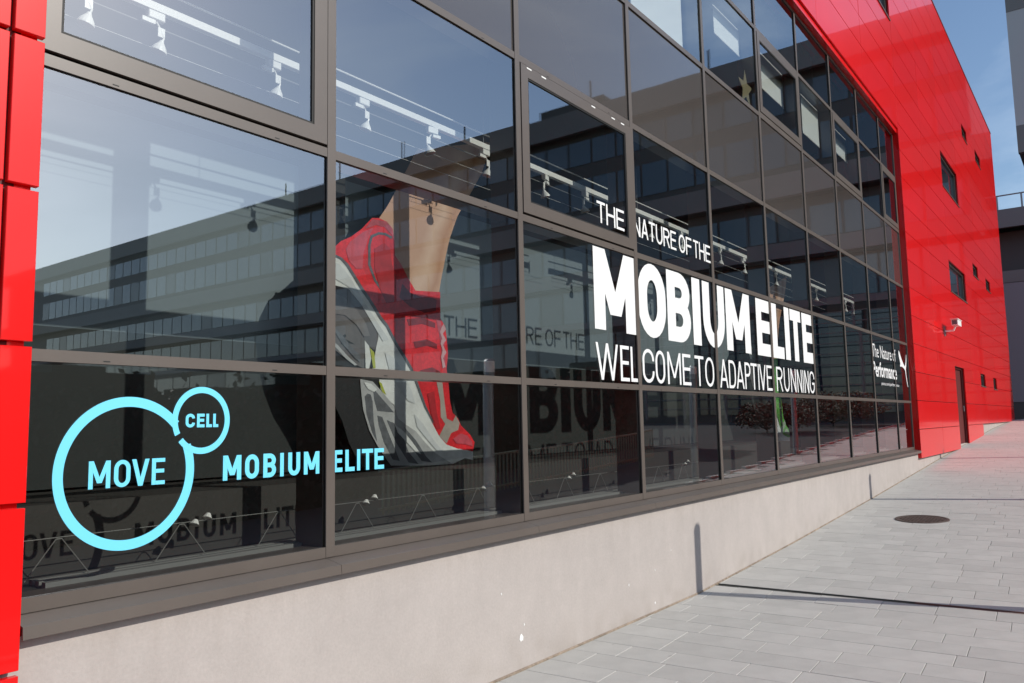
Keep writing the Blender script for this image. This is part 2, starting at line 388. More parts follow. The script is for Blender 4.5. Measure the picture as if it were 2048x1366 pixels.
# sill flashing pieces, one per bay
for c in range(-8, 10):
    x0, x1 = max(c*W+.0012, .262), min((c+1)*W, XE)-.0012
    pr = [(0.02,-.666),(-.012,-.669),(-.118,-.690),(-.122,-.735),(-.112,-.735),(-.108,-.700),(-.02,-.685),(.02,-.685)]
    n = len(pr)
    if c >= 0:
        MB().add([(x0,y,z) for y, z in pr]+[(x1,y,z) for y, z in pr],
             [tuple(range(n)), tuple(range(2*n-1, n-1, -1))]+[(i, n+i, n+(i+1) % n, (i+1) % n) for i in range(n)]).build('sill', FRAME, shop)
# mullions: cap outside, box inside
for k in range(0, 10):
    x = k*W
    q = MB(); q.box(x, x+MW, 0, .010, J0+.001, HD); q.box(x+.005, x+MW-.005, .010, .024, J0+.001, HD, 1); q.box(x+.002, x+MW-.002, .024, .25, J0+.001, HD)
    q.build('mullion', [FRAME, GASK], shop)
MB().box(XE-.05, XE, .0, .25, J0, HD).build('mullion', FRAME, shop)
def bay(c): return (c*W+MW if c else .262)+.0015, min((c+1)*W, XE-.05)-.0015
rows_t = [(J0, G0), (B0, B1), (A0, A1), (D0, D1), (E0, E1), (F0, F1), (HD-.05, HD)]
for c in range(10):
    a, b = bay(c)
    for z0, z1 in rows_t:
        q = MB(); q.box(a, b, .0015, .0105, z0, z1); q.box(a, b, .0105, .0235, z0+.006, z1-.006, 1); q.box(a, b, .0235, .16, z0+.002, z1-.002)
        tr_ = q.build('transom', [FRAME, GASK], shop)
        if c < 4 and z0 != J0:
            for fx in (.22, .78):
                x = a+(b-a)*fx; MB().box(x-.014, x+.014, .0008, .0014, z0+.009, z0+.014).build('drain_slot', GASK, tr_)
rg = random.Random(11)
def pane(c, z0, z1, m=GLASS, name='glass_pane', y=.016, par=None, inset=0):
    a, b = bay(c); a += inset; b -= inset; hx, hz = (b-a)/2+.004, (z1-z0)/2+.004
    q = MB().add([(-hx,0,-hz),(hx,0,-hz),(hx,0,hz),(-hx,0,hz)], [(0,1,2,3)])
    o = q.build(name, m, par or shop, ((a+b)/2, y, (z0+z1)/2))
    o.rotation_euler = (rad(rg.gauss(0, .05)), 0, rad(rg.gauss(0, .085)))
    return o
SASH = {(0, 'AD'), (2, 'AD'), (5, 'EF'), (7, 'EF'), (9, 'EF')}
def sash(c, z0, z1, low, f=.105):
    a, b = bay(c)
    # fixed outer frame strip below the sash
    if low > .015: MB().box(a+.0005, b-.0005, .003, .06, z0+.0005, z0+low).build('frame_strip', FRAME, shop)
    s0, s1, t0, t1 = a+.006, b-.007, z0+low+.007, z1-.008
    gk = MB()
    for x0, x1, y0, y1 in ((a+.0005, a+.05, z0+low+.0005, z1-.0005), (b-.05, b-.0005, z0+low+.0005, z1-.0005), (a+.05, b-.05, z0+low+.0005, z0+low+.05), (a+.05, b-.05, z1-.05, z1-.0005)):
        gk.box(x0, x1, .0335, .05, y0, y1)
    gk.build('gasket', GASK, shop)
    sf = MB()
    for x0, x1, y0, y1 in ((s0, s0+f, t0, t1), (s1-f, s1, t0, t1)): sf.box(x0, x1, -.006, .033, y0, y1)
    for x0, x1, y0, y1 in ((s0+f, s1-f, t0, t0+f), (s0+f, s1-f, t1-f, t1)): sf.box(x0, x1, -.006, .033, y0, y1)
    fo = sf.build('window_sash', FRAME, shop)
    gz = MB(); e = .012
    for x0, x1, y0, y1 in ((s0+f, s0+f+e, t0+f, t1-f), (s1-f-e, s1-f, t0+f, t1-f)): gz.box(x0, x1, -.001, .0325, y0, y1)
    for x0, x1, y0, y1 in ((s0+f+e, s1-f-e, t0+f, t0+f+e), (s0+f+e, s1-f-e, t1-f-e, t1-f)): gz.box(x0, x1, -.001, .0325, y0, y1)
    gz.build('gasket', GASK, fo)
    hx, hz = (s1-s0)/2-f, (t1-t0)/2-f
    o = MB().add([(-hx,0,-hz),(hx,0,-hz),(hx,0,hz),(-hx,0,hz)], [(0,1,2,3)]).build('glass_pane', GLASS, fo, ((s0+s1)/2, .008, (t0+t1)/2))
    o.rotation_euler = (rad(rg.gauss(0, .04)), 0, rad(rg.gauss(0, .05)))
    return fo, s0, s1, t1
for c in range(10):
    pane(c, G0, B0); pane(c, B1, A0)
    if (c, 'AD') in SASH:
        fo, s0, s1, t1 = sash(c, A1, D0, .008, .088)
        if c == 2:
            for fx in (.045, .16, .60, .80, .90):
                x = s0+(s1-s0)*fx; MB().box(x, x+.06, -.0075, -.0058, t1-.020, t1-.009).build('sun_glint', CHIP, fo)  # white bars drawn in as sunlight glints along the sash top
    else: pane(c, A1, D0)
    pane(c, D1, E0, SPAN, 'spandrel_panel')
    if (c, 'EF') in SASH: sash(c, E1, F0, .02, .09)
    else: pane(c, E1, F0)
    pane(c, F1, HD-.05)
# red cladding -------------------------------------------------
WIN = [(22.79,25.65,6.18,7.18),(22.80,25.72,3.30,4.16),(15.9,17.10,8.52,9.4),(27.67,28.8,8.98,9.40),(30.8,32.2,8.96,9.38),
       (27.69,28.9,4.42,4.82),(30.88,32.1,4.36,4.76),(27.48,28.6,.90,1.30),(30.75,31.7,.88,1.28),(22.45,24.05,-2.0,1.30)]
def sub(r, w):
    x0, x1, z0, z1 = r; a0, a1, c0, c1 = w
    if a0 >= x1 or a1 <= x0 or c0 >= z1 or c1 <= z0: return [r]
    out = []
    if z0 < c0: out.append((x0, x1, z0, c0))
    if z1 > c1: out.append((x0, x1, c1, z1))
    m0, m1 = max(z0, c0), min(z1, c1)
    if x0 < a0: out.append((x0, a0, m0, m1))
    if x1 > a1: out.append((a1, x1, m0, m1))
    return out
rp = random.Random(17)
def set_panel(x0, x1, z0, z1):
    a, b = (x1-x0)/2, (z1-z0)/2
    o = MB().bev(-a, a, 0, .03, -b, b, .002).build('red_panel', RED, shop, ((x0+x1)/2, RY, (z0+z1)/2))
    o.rotation_euler = (rad(rp.gauss(0, .10)), 0, rad(rp.gauss(0, .035)))
def panel(x0, x1, z0, z1, gap=.006):
    rects = [(x0+gap, x1-gap, z0+gap, z1-gap)]
    for w in WIN: rects = [k for r in rects for k in sub(r, w)]
    rects = [r for r in rects if r[1]-r[0] > .01 and r[3]-r[2] > .01]
    for r in rects: set_panel(*r)
cuts = [XE, 19.9, 22.8, 25.7, 28.6, 31.5, 34.4, 37.0]
ztop = 11.70
zs_ = [Z0R+PH*i for i in range(0, 40) if Z0R+PH*i < ztop-.2]+[ztop]
for z0, z1 in zip(zs_, zs_[1:]):
    for x0, x1 in zip(cuts, cuts[1:]):
        if z0 < Z0R+PH*.5 and x0 > 27: continue
        if z0 < Z0R+PH*.5 and x1 > 27: x1 = 27.2
        panel(x0, x1, z0, z1)
cuts2 = [2.6, 5.5, 8.4, 11.3, 14.2, XE]
zu = [6.12]+[z for z in zs_ if z > 6.3]
for z0, z1 in zip(zu, zu[1:]):
    for x0, x1 in zip(cuts2, cuts2[1:]): panel(x0, x1, z0, z1)
for z0, z1 in zip([Z0R-PH*2, Z0R-PH]+zs_[:-1], [Z0R-PH]+zs_):
    if z1 > 7.6: continue
    for x0, x1 in ((.147, .255), (-2.7, .132)):
        set_panel(x0, x1, z0+.010, z1-.010)
# returns, soffit and backing
MB().box(XE+.004, XE+.03, RY+.032, .25, Z0R+.006, 6.115).build('red_return', RED, shop)
MB().box(2.6, XE+.03, RY+.032, .25, HD+.002, 6.115).build('red_soffit', RED, shop)
MB().box(.18, .238, RY+.032, .26, -.72, 6.1).build('red_return', RED, shop)
MB().box(-2.7, .18, RY+.034, .26, -2.1, 6.115).build('backing_wall', REDD, shop)
q = MB()
for r in [(XE+.032, 27.195, Z0R+.02, ztop-.01), (27.196, 36.995, Z0R+PH+.01, ztop-.01)]:
    rr = [r]
    for w in WIN: rr = [k for s_ in rr for k in sub(s_, w)]
    for k in rr: q.box(k[0], k[1], RY+.034, .3, k[2], k[3])
rr = [(2.6, XE+.031, 6.118, ztop-.01)]
for w in WIN: rr = [k for s_ in rr for k in sub(s_, w)]
for k in rr: q.box(k[0], k[1], RY+.034, .3, k[2], k[3])
q.build('backing_wall', REDD, shop)
MB().box(36.985, 37.0, RY+.033, 14, -.5, ztop).build('red_return', RED, shop)
MB().box(2.6, 37.0, RY-.01, 14, ztop+.002, ztop+.05).build('roof_edge', REDD, shop)
for i, (x0, x1, z0, z1) in enumerate(WIN):
    door = i == len(WIN)-1
    if door: z0 = g(x0)-.05
    fw = MB(); t = .05
    for r in ((x0+.004, x0+t, z0, z1), (x1-t, x1-.004, z0, z1)): fw.box(r[0], r[1], RY+.06, RY+.14, r[2]+.004, r[3]-.004)
    for r in ((x0+t, x1-t, z0+.004, z0+t), (x0+t, x1-t, z1-t, z1-.004)): fw.box(r[0], r[1], RY+.06, RY+.14, r[2], r[3])
    wf = fw.build('door' if door else 'window', REDD if door else FRAME, shop)
    if door:
        MB().box(x0+t, x1-t, RY+.10, RY+.12, z0+t, z1-t).build('door_leaf', REDD, wf)
        MB().tube((x1-.2, RY+.05, z0+1.0), (x1-.2, RY+.05, z0+1.15), .012).build('handle', STEEL, wf)
    else:
        MB().box(x0+t, x1-t, RY+.11, RY+.115, z0+t, z1-t).build('pane', OFFG, wf)
        MB().box(x0-.01, x1+.01, RY-.02, RY+.058, z0-.012, z0+.012).build('sill', FRAME, wf)
# shell and interior -------------------------------------------
MB().box(-2.7, 36.9, 7.0, 7.2, -2, ztop).build('rear_wall', DARK, shop)
MB().box(-2.7, -2.5, .3, 7.0, -2, ztop).build('side_wall', DARK, shop)
MB().box(.26, XE, .05, 7.0, -.80, -.625).build('floor', PLAT, shop)
MB().box(.26, XE, .20, 7.0, 2.76, 3.80).build('floor_slab', DARK, shop)
MB().box(.26, XE, .26, 7.0, 5.95, 6.10).build('ceiling', WALLL, shop)
MB().box(XE+.05, XE+.25, .26, 7.0, -.62, 6).build('side_wall', DARK, shop)
MB().box(.26, .46, 1.0, 7.0, -.62, 6).build('side_wall', DARK, shop)
WD = 1.40
MB().box(.47, 10.9, WD, WD+.12, .60, 1.949).build('light_wall_panel', WALLL, shop)
MB().box(.47, 10.9, WD+.03, WD+.12, 1.95, 2.75).build('dark_wall_panel', DARK, shop)
MB().box(.47, 10.9, WD-.004, WD+.12, -.30, .60).build('dark_wall_panel', WALLD, shop)
MB().box(.47, 10.9, .53, 1.38, -.62, -.312).build('platform', PLAT, shop)
for x in (2.66,): MB().box(x, x+.30, WD-.17, WD-.006, -.31, 2.75).build('dark_upright', UPRT, shop)  # black upright box, added for an unexplained dark band on the wall
for k in range(3):                                                    # heating grille behind the sill
    MB().box(.47, XE-.1, .20+.06*k, .235+.06*k, -.622, -.600).build('grille_bar', WIRE, shop)
# upper floor
MB().box(.47, XE, 3.2, 3.3, 3.81, 5.9).build('upper_wall', mat('upper_wall', (.16, .17, .17), .8), shop)

# window lettering ---------------------------------------------
YL = .0095
KL = (3.3171+YL)/(3.3171+.030)                       # the lettering was measured on a plane 2 cm farther in
def LX(x): return (x+1.0469)*KL-1.0469
def LZ(z): return z*KL
class Letter:
    def __init__(s): s.q = MB(); s.y = YL
    def poly(s, pts):
        s.y -= .00015
        s.q.add([(x, s.y, z) for x, z in pts], [tuple(range(len(pts)))])
    def band(s, pts, tx, tz, closed=False):
        # centre line stroked: tx wide where it runs vertically, tz where it runs level
        n = len(pts); o, i_ = [], []
        for i in range(n):
            p = Vector(pts[i])
            a = Vector(pts[i-1]) if (i > 0 or closed) else None
            b = Vector(pts[(i+1) % n]) if (i < n-1 or closed) else None
            d1 = (p-a).normalized() if a is not None else (b-p).normalized()
            d2 = (b-p).normalized() if b is not None else d1
            d = (d1+d2).normalized(); nn = Vector((-d.y, d.x))
            k = 1/max(.5, nn.dot(Vector((-d1.y, d1.x))))
            off = Vector((nn.x*tx/2, nn.y*tz/2))*k
            o.append(p+off); i_.append(p-off)
        s.y -= .00015
        vs_ = [(p.x, s.y, p.y) for p in o]+[(p.x, s.y, p.y) for p in i_]
        m = n if closed else n-1
        s.q.add(vs_, [(i, (i+1) % n, n+(i+1) % n, n+i) for i in range(m)])
def arc(cx, cz, rx, rz, a0, a1, n=10):
    return [(cx+rx*math.cos(rad(a0+(a1-a0)*i/n)), cz+rz*math.sin(rad(a0+(a1-a0)*i/n))) for i in range(n+1)]
def letter(ch, x0, x1, z0, z1, tx, tz, m, parent):
    x0, x1, z0, z1 = LX(x0), LX(x1), LZ(z0), LZ(z1)
    w, h = x1-x0, z1-z0; K = Letter()
    l, r, b, t, mid = tx/2, w-tx/2, tz/2, h-tz/2, h*.52
    rx = (r-l)/2; rz = min((t-b)/2, rx*1.15); cx = (l+r)/2
    def rect(a, c, e, f): K.poly([(a, c), (e, c), (e, f), (a, f)])
    def diag(xa, za, xb, zb, t_): K.poly([(xa-t_/2, za), (xa+t_/2, za), (xb+t_/2, zb), (xb-t_/2, zb)])
    if ch == 'I': rect(0, 0, w, h)
    elif ch == 'T': rect(0, h-tz, w, h); rect(w/2-tx/2, 0, w/2+tx/2, h-tz)
    elif ch == 'H': rect(0, 0, tx, h); rect(w-tx, 0, w, h); rect(tx, mid-tz/2, w-tx, mid+tz/2)
    elif ch in 'EF':
        rect(0, 0, tx, h); rect(tx, h-tz, w, h); rect(tx, mid-tz/2, w*.94, mid+tz/2)
        if ch == 'E': rect(tx, 0, w, tz)
    elif ch == 'L': rect(0, 0, tx, h); rect(tx, 0, w, tz)
    elif ch == 'O':
        K.band(arc(cx, t-rz, rx, rz, 0, 180, 14)+arc(cx, b+rz, rx, rz, 180, 360, 14), tx, tz, True)
    elif ch == 'U':
        K.band([(l, h)]+arc(cx, b+rz, rx, rz, 180, 360, 14)+[(r, h)], tx, tz)
    elif ch in 'CG':
        e = [(r, b+rz+ (h*.08 if ch == 'C' else h*.16))] if ch == 'C' else [(cx+tx*.1, mid-tz*.6), (r, mid-tz*.6)]
        rz = min(rz, (t-b)*.30)
        top = [(r, h*.65)] if t-rz > h*.66 else []
        low = ([(r, h*.35)] if b+rz < h*.34 else []) if ch == 'C' else []
        K.band(top+arc(cx, t-rz, rx, rz, 0, 180, 12)+arc(cx, b+rz, rx, rz, 180, 360, 12)+low, tx, tz)
        if ch == 'G':
            rect(w-tx, b+rz, w, mid-tz*.3); rect(cx, mid-tz*.3-tz, w-tx, mid-tz*.3)
    elif ch == 'D':
        K.band([(l, b), (l, t)]+[(r-rx, t)]+arc(r-rx, t-rz, rx, rz, 80, 0, 6)+arc(r-rx, b+rz, rx, rz, 0, -80, 6)+[(r-rx, b)], tx, tz, True)
    elif ch in 'BPR':
        r2 = rx*.95; q1 = (t-mid)/2; rect(0, 0, tx, h)
        K.band([(tx, t)]+arc(r-r2, mid+q1, r2, q1, 90, -90, 12)+[(tx, mid)], tx, tz)
        if ch == 'B':
            q2 = (mid-b)/2; K.band([(tx, mid)]+arc(r-r2+.0, b+q2, r2*1.06, q2, 90, -90, 12)+[(tx, b)], tx, tz)
        if ch == 'R': diag(w-tx*.55, 0, w*.55, mid-tz/2, tx*1.1)
    elif ch == 'N': rect(0, 0, tx, h); rect(w-tx, 0, w, h); diag(w-tx*.6, 0, tx*.6, h, tx*1.05)
    elif ch == 'M':
        rect(0, 0, tx, h); rect(w-tx, 0, w, h); v = h*.20
        diag(w/2, v, tx*.55, h, tx*1.05); diag(w/2, v, w-tx*.55, h, tx*1.05)
    elif ch == 'A':
        diag(tx*.55, 0, w/2, h, tx*1.05); diag(w-tx*.55, 0, w/2, h, tx*1.05); rect(w*.2, h*.24, w*.8, h*.24+tz)
    elif ch == 'V': diag(w/2, 0, tx*.55, h, tx*1.05); diag(w/2, 0, w-tx*.55, h, tx*1.05)
    elif ch == 'W':
        diag(w*.27, 0, tx*.55, h, tx); diag(w*.27, 0, w*.5, h, tx); diag(w*.73, 0, w*.5, h, tx); diag(w*.73, 0, w-tx*.55, h, tx)
    o = K.q.build('letter', m, parent, (x0, 0, z0)); o['label'] = 'letter '+ch
    return o
def words(lst, z0, z1, tx, tz, m, parent, dy=0):
    for s_, a, b in lst:
        n = len(s_)
        if n == 1: letter(s_, a, b, z0, z1, min(tx, b-a), tz, m, parent); continue
        wts = [.35 if ch == 'I' else .9 if ch in 'EFLT' else 1.0 for ch in s_]; gap = tx*.75
        tot = (b-a)-gap*(n-1); x = a; sw = sum(wts)
        for ch, k in zip(s_, wts):
            ww = tot*k/sw; letter(ch, x, x+ww, z0, z1, tx, tz, m, parent).location.y = dy; x += ww+gap
t1 = thing('window_lettering', (0,0,0), 'thin white lettering on the glass reading THE NATURE OF THE', 'window lettering', 'white lettering on the shop front')
words([('THE',4.658,5.128)], 1.686, 1.870, .024, .022, WHITE, t1, -.005)
words([('NATURE',5.303,6.196),('OF',6.261,6.563),('THE',6.607,7.04)], 1.690, 1.876, .024, .022, WHITE, t1)
# upper line sits in front of the transom row below it: bold line
t2 = thing('window_lettering', (0,0,0), 'large bold white lettering on the glass reading MOBIUM ELITE', 'window lettering', 'white lettering on the shop front')
words([('M',4.579,5.289),('O',5.347,5.906),('B',5.940,6.457),('I',6.520,6.715),('U',6.78,7.359),('M',7.402,8.132),('E',8.351,8.85),('L',8.906,9.33),('I',9.39,9.58),('T',9.62,10.07),('E',10.13,10.643)],
      .775, 1.468, .178, .150, WHITE, t2)
t3 = thing('window_lettering', (0,0,0), 'thin white lettering on the glass reading WELCOME TO ADAPTIVE RUNNING', 'window lettering', 'white lettering on the shop front')
words([('W',4.577,4.949),('E',4.985,5.14),('L',5.17,5.31),('C',5.39,5.616),('O',5.645,5.84),('M',5.893,6.185),('E',6.225,6.415),('T',6.515,6.735),('O',6.77,7.0),('A',7.152,7.382),('D',7.41,7.61),('A',7.625,7.86),('P',7.89,8.07),('T',8.08,8.282),('I',8.318,8.35),('V',8.365,8.585),('E',8.615,8.80),('R',8.97,9.20),('U',9.251,9.47),('N',9.525,9.738),('N',9.79,9.99),('I',10.035,10.065),('N',10.11,10.30),('G',10.34,10.56)],
      .356, .664, .034, .030, WHITE, t3)
lg = thing('window_logo', (0,0,0), 'light blue ring logo with MOVE and CELL inside two joined circles', 'window logo')
c1, c2 = (LX(.709), LZ(-.168)), (LX(1.046), LZ(.050))
R1, r1, R2, r2 = .318, .276, .152, .124; EX = .948
def ring(cx, cz, ro, ri, keep, n=120):
    K = Letter(); 
    for i in range(n):
        a0, a1 = 2*math.pi*i/n, 2*math.pi*(i+1)/n; am = (a0+a1)/2; rm = (ro+ri)/2
        if keep(cx+EX*rm*math.cos(am), cz+rm*math.sin(am), am):
            K.q.add([(cx+EX*k*math.cos(a), K.y, cz+k*math.sin(a)) for k, a in ((ri,a0),(ro,a0),(ro,a1),(ri,a1))], [(0,1,2,3)])
    return K.q
tg = math.atan2(c1[1]-c2[1], c1[0]-c2[0])
ad = lambda a, b: abs((a-b+math.pi) % (2*math.pi)-math.pi)
ring(*c1, R1, r1, lambda x, z, a: math.hypot((x-c2[0])/EX, z-c2[1]) > (R2+r2)/2).build('big_ring', BLUE, lg)
q2 = ring(*c2, R2, r2, lambda x, z, a: ad(a, tg) > .085)
q2.v = [(x, y-.0004, z) for x, y, z in q2.v]; q2.build('small_ring', BLUE, lg)
words([('M',.545,.634),('O',.649,.719),('V',.724,.802),('E',.813,.873)], -.226, -.113, .018, .0165, BLUE, lg)
words([('C',.966,1.012),('E',1.022,1.060),('L',1.069,1.098),('L',1.104,1.131)], .018, .080, .0135, .0135, BLUE, lg)
t4 = thing('window_lettering', (0,0,0), 'small light blue lettering reading MOBIUM ELITE beside the ring logo', 'window lettering')
words([('M',1.160,1.258),('O',1.279,1.357),('B',1.382,1.455),('I',1.481,1.503),('U',1.530,1.604),('M',1.628,1.728),('E',1.822,1.885),('L',1.906,1.972),('I',1.990,2.013),('T',2.026,2.109),('E',2.120,2.193)],
      -.232, -.116, .0235, .0225, BLUE, t4)
def btext(s, x0, x1, z0, z1, name, parent, bold=0):
    cu = bpy.data.curves.new(name, 'FONT'); cu.body = s; cu.offset = bold; cu.resolution_u = 3
    ob = bpy.data.objects.new(name, cu); C.objects.link(ob)
    me = bpy.data.meshes.new_from_object(ob.evaluated_get(bpy.context.evaluated_depsgraph_get()))
    bpy.data.objects.remove(ob)
    x0, x1, z0, z1 = LX(x0), LX(x1), LZ(z0), LZ(z1)
    xs_ = [v.co.x for v in me.vertices]; ys_ = [v.co.y for v in me.vertices]
    a0, a1, c0, c1_ = min(xs_), max(xs_), min(ys_), max(ys_)
    for v in me.vertices:
        v.co = (x0+(v.co.x-a0)/(a1-a0)*(x1-x0), YL-.001, z0+(v.co.y-c0)/(c1_-c0)*(z1-z0))
    me.materials.clear(); me.materials.append(WHITE); me.name = name
    return link(name, me, parent)
t5 = thing('window_lettering', (0,0,0), 'small white slogan The Nature of Performance at the far end of the glass', 'window lettering', 'white lettering on the shop front')
btext('The Nature of', 14.12, 16.05, 1.085, 1.325, 'slogan_line', t5)
btext('Performance', 14.12, 16.05, .730, 1.010, 'slogan_line', t5, .02)
btext('puma.com/performance', 14.70, 16.20, .575, .655, 'web_address', t5)
ct = thing('window_logo', (0,0,0), 'white leaping cat emblem beside the slogan at the far end of the glass', 'window logo')
cat = [(16.36,1.33),(16.44,1.30),(16.53,1.22),(16.64,1.14),(16.74,1.08),(16.86,1.03),(16.92,1.06),(16.99,1.14),(17.05,1.24),(17.08,1.29),(17.095,1.27),(17.06,1.15),(17.01,1.05),(16.95,.97),(16.96,.86),(17.0,.75),(17.04,.66),(17.07,.61),(17.03,.62),(16.97,.70),(16.92,.82),(16.88,.94),(16.80,.98),(16.68,1.0),(16.56,1.02),(16.47,1.0),(16.40,1.03),(16.46,1.06),(16.42,1.13),(16.37,1.19),(16.34,1.26)]
MB().plate([(LX(x), LZ(z)) for x, z in cat], YL-.002, .0015).build('emblem', WHITE, ct)

# shoe display boards ------------------------------------------
SHOE={
 'leg':[(3.515,2.226),(4.50,2.56),(4.326,2.213),(4.155,1.979),(3.999,1.771),(3.899,1.567),(3.852,1.432),(3.781,1.192),(3.748,1.055),(3.559,1.041),(3.39,1.1),(3.266,1.239),(3.177,1.419),(3.089,1.569),(3.178,1.685),(3.259,1.809),(3.359,1.972)],
 'upper':[(3.018,1.559),(2.913,1.455),(2.816,1.382),(2.718,1.331),(2.649,1.269),(2.595,1.224),(2.52,1.16),(2.56,1.21),(2.595,1.21),(2.649,1.215),(2.718,1.201),(2.774,1.162),(2.845,1.084),(2.913,1.009),(2.986,.939),(3.102,.809),(3.163,.758),(3.257,.633),(3.347,.535),(3.428,.439),(3.505,.293),(3.571,.158),(3.656,.028),(3.736,-.076),(3.825,-.146),(3.954,-.182),(4.061,-.198),(4.158,-.214),(4.179,-.136),(4.122,-.072),(4.008,.004),(3.971,.062),(3.903,.111),(3.874,.204),(3.858,.351),(3.836,.468),(3.856,.588),(3.84,.731),(3.823,.816),(3.769,.873),(3.767,1.091),(3.635,1.079),(3.479,1.067),(3.402,1.149),(3.32,1.255),(3.256,1.312),(3.251,1.425),(3.231,1.515),(3.167,1.561),(3.084,1.572)],
 'midsole':[(2.50,1.12),(2.56,1.20),(2.649,1.215),(2.718,1.201),(2.774,1.162),(2.845,1.084),(2.913,1.009),(2.986,.939),(3.102,.809),(3.163,.758),(3.257,.633),(3.347,.535),(3.428,.439),(3.505,.293),(3.571,.158),(3.656,.028),(3.736,-.076),(3.825,-.146),(3.954,-.182),(4.061,-.198),(4.158,-.214),(4.15,-.285),(4.053,-.264),(3.896,-.305),(3.687,-.208),(3.568,-.118),(3.473,-.035),(3.359,.02),(3.279,.066),(3.238,.167),(3.16,.218),(3.1,.284),(3.085,.357),(3.02,.432),(3.045,.54),(3.055,.585),(3.081,.673),(3.056,.76),(2.986,.835),(2.869,.926),(2.789,.993),(2.65,1.004),(2.50,1.02)],
 'heel':[(2.49,1.02),(2.596,1.011),(2.65,1.004),(2.789,.993),(2.869,.926),(2.986,.835),(3.056,.76),(3.081,.673),(3.055,.585),(3.035,.569),(2.986,.595),(2.947,.629),(2.937,.428),(2.86,.45),(2.757,.495),(2.652,.552),(2.56,.60),(2.49,.72)],
 'sole':[(2.898,.351),(3.02,.337),(3.1,.276),(3.238,.159),(3.279,.066),(3.359,.02),(3.473,-.035),(3.568,-.118),(3.687,-.208),(3.896,-.305),(3.634,-.303),(3.204,-.281),(3.158,-.235),(3.068,-.133),(2.985,-.015),(2.927,.132),(2.908,.258)],
 'g1':[(2.941,.226),(2.97,.248),(3.0,.241),(3.019,.194),(3.029,.045),(3.063,-.104),(3.019,-.045),(2.96,.093)],
 'g2':[(3.02,.293),(3.069,.25),(3.237,.111),(3.16,.115),(3.064,.122),(3.034,.202)],
 'g3':[(3.064,.089),(3.114,.078),(3.19,-.063),(3.251,-.172),(3.293,-.252),(3.22,-.238),(3.128,-.106),(3.078,.019)],
 'g4':[(3.16,.055),(3.237,.032),(3.326,-.066),(3.389,-.189),(3.498,-.285),(3.389,-.268),(3.252,-.109)],
 'g5':[(3.343,.001),(3.472,-.104),(3.583,-.231),(3.651,-.281),(3.532,-.263),(3.406,-.136)],
 'strip':[(2.942,.633),(2.986,.592),(3.005,.505),(2.985,.43),(2.951,.429)],
 'yellow':[(2.991,.585),(3.035,.551),(3.05,.437),(3.025,.432),(3.01,.505)],
 'yellow2':[(3.08,.342),(3.11,.325),(3.155,.241),(3.115,.262)],
 'over':[(3.713,.354),(3.779,.365),(3.807,.184),(3.829,.063),(3.902,.038),(3.94,.087),(3.989,.025),(3.969,-.032),(3.882,-.055),(3.825,-.138),(3.736,-.076),(3.81,.019),(3.757,.075),(3.753,.203)],
 'rim':[(2.652,.601),(2.688,.583),(2.78,.51),(2.869,.451),(2.846,.446),(2.757,.495),(2.652,.58)],
 'pip':[(3.219,1.435),(3.151,1.45),(3.089,1.446),(3.022,1.411),(3.002,1.351),(3.002,1.2),(3.057,1.094),(3.128,1.028),(3.108,1.018),(3.037,1.084),(2.977,1.196),(2.977,1.346),(3.002,1.423),(3.084,1.464),(3.156,1.47),(3.225,1.455)],
 'edge':[(2.56,1.225),(2.649,1.228),(2.723,1.212),(2.784,1.174),(2.855,1.097),(2.923,1.021),(2.996,.952),(3.112,.822),(3.174,.771),(3.267,.645),(3.358,.547),(3.439,.451),(3.516,.305),(3.583,.17),(3.668,.04),(3.667,.02),(3.565,.15),(3.493,.285),(3.417,.43),(3.336,.527),(3.246,.624),(3.153,.75),(3.091,.801),(2.976,.931),(2.903,1.0),(2.836,1.076),(2.765,1.153),(2.714,1.193),(2.649,1.208),(2.56,1.205)],
 'cat':[(2.692,.675),(2.729,.649),(2.757,.666),(2.766,.652),(2.747,.633),(2.803,.615),(2.85,.597),(2.803,.601),(2.743,.611),(2.715,.584),(2.72,.627)],
 'lace':[(3.715,.855),(3.763,.86),(3.809,.7),(3.818,.476),(3.781,.466),(3.772,.656)],
 'collar':[(3.018,1.551),(3.167,1.561),(3.231,1.515),(3.246,1.424),(3.22,1.466),(3.151,1.512),(3.058,1.513),(2.948,1.462)],
}
SX, SY0, SZ = 3.4, 1.0, -.31
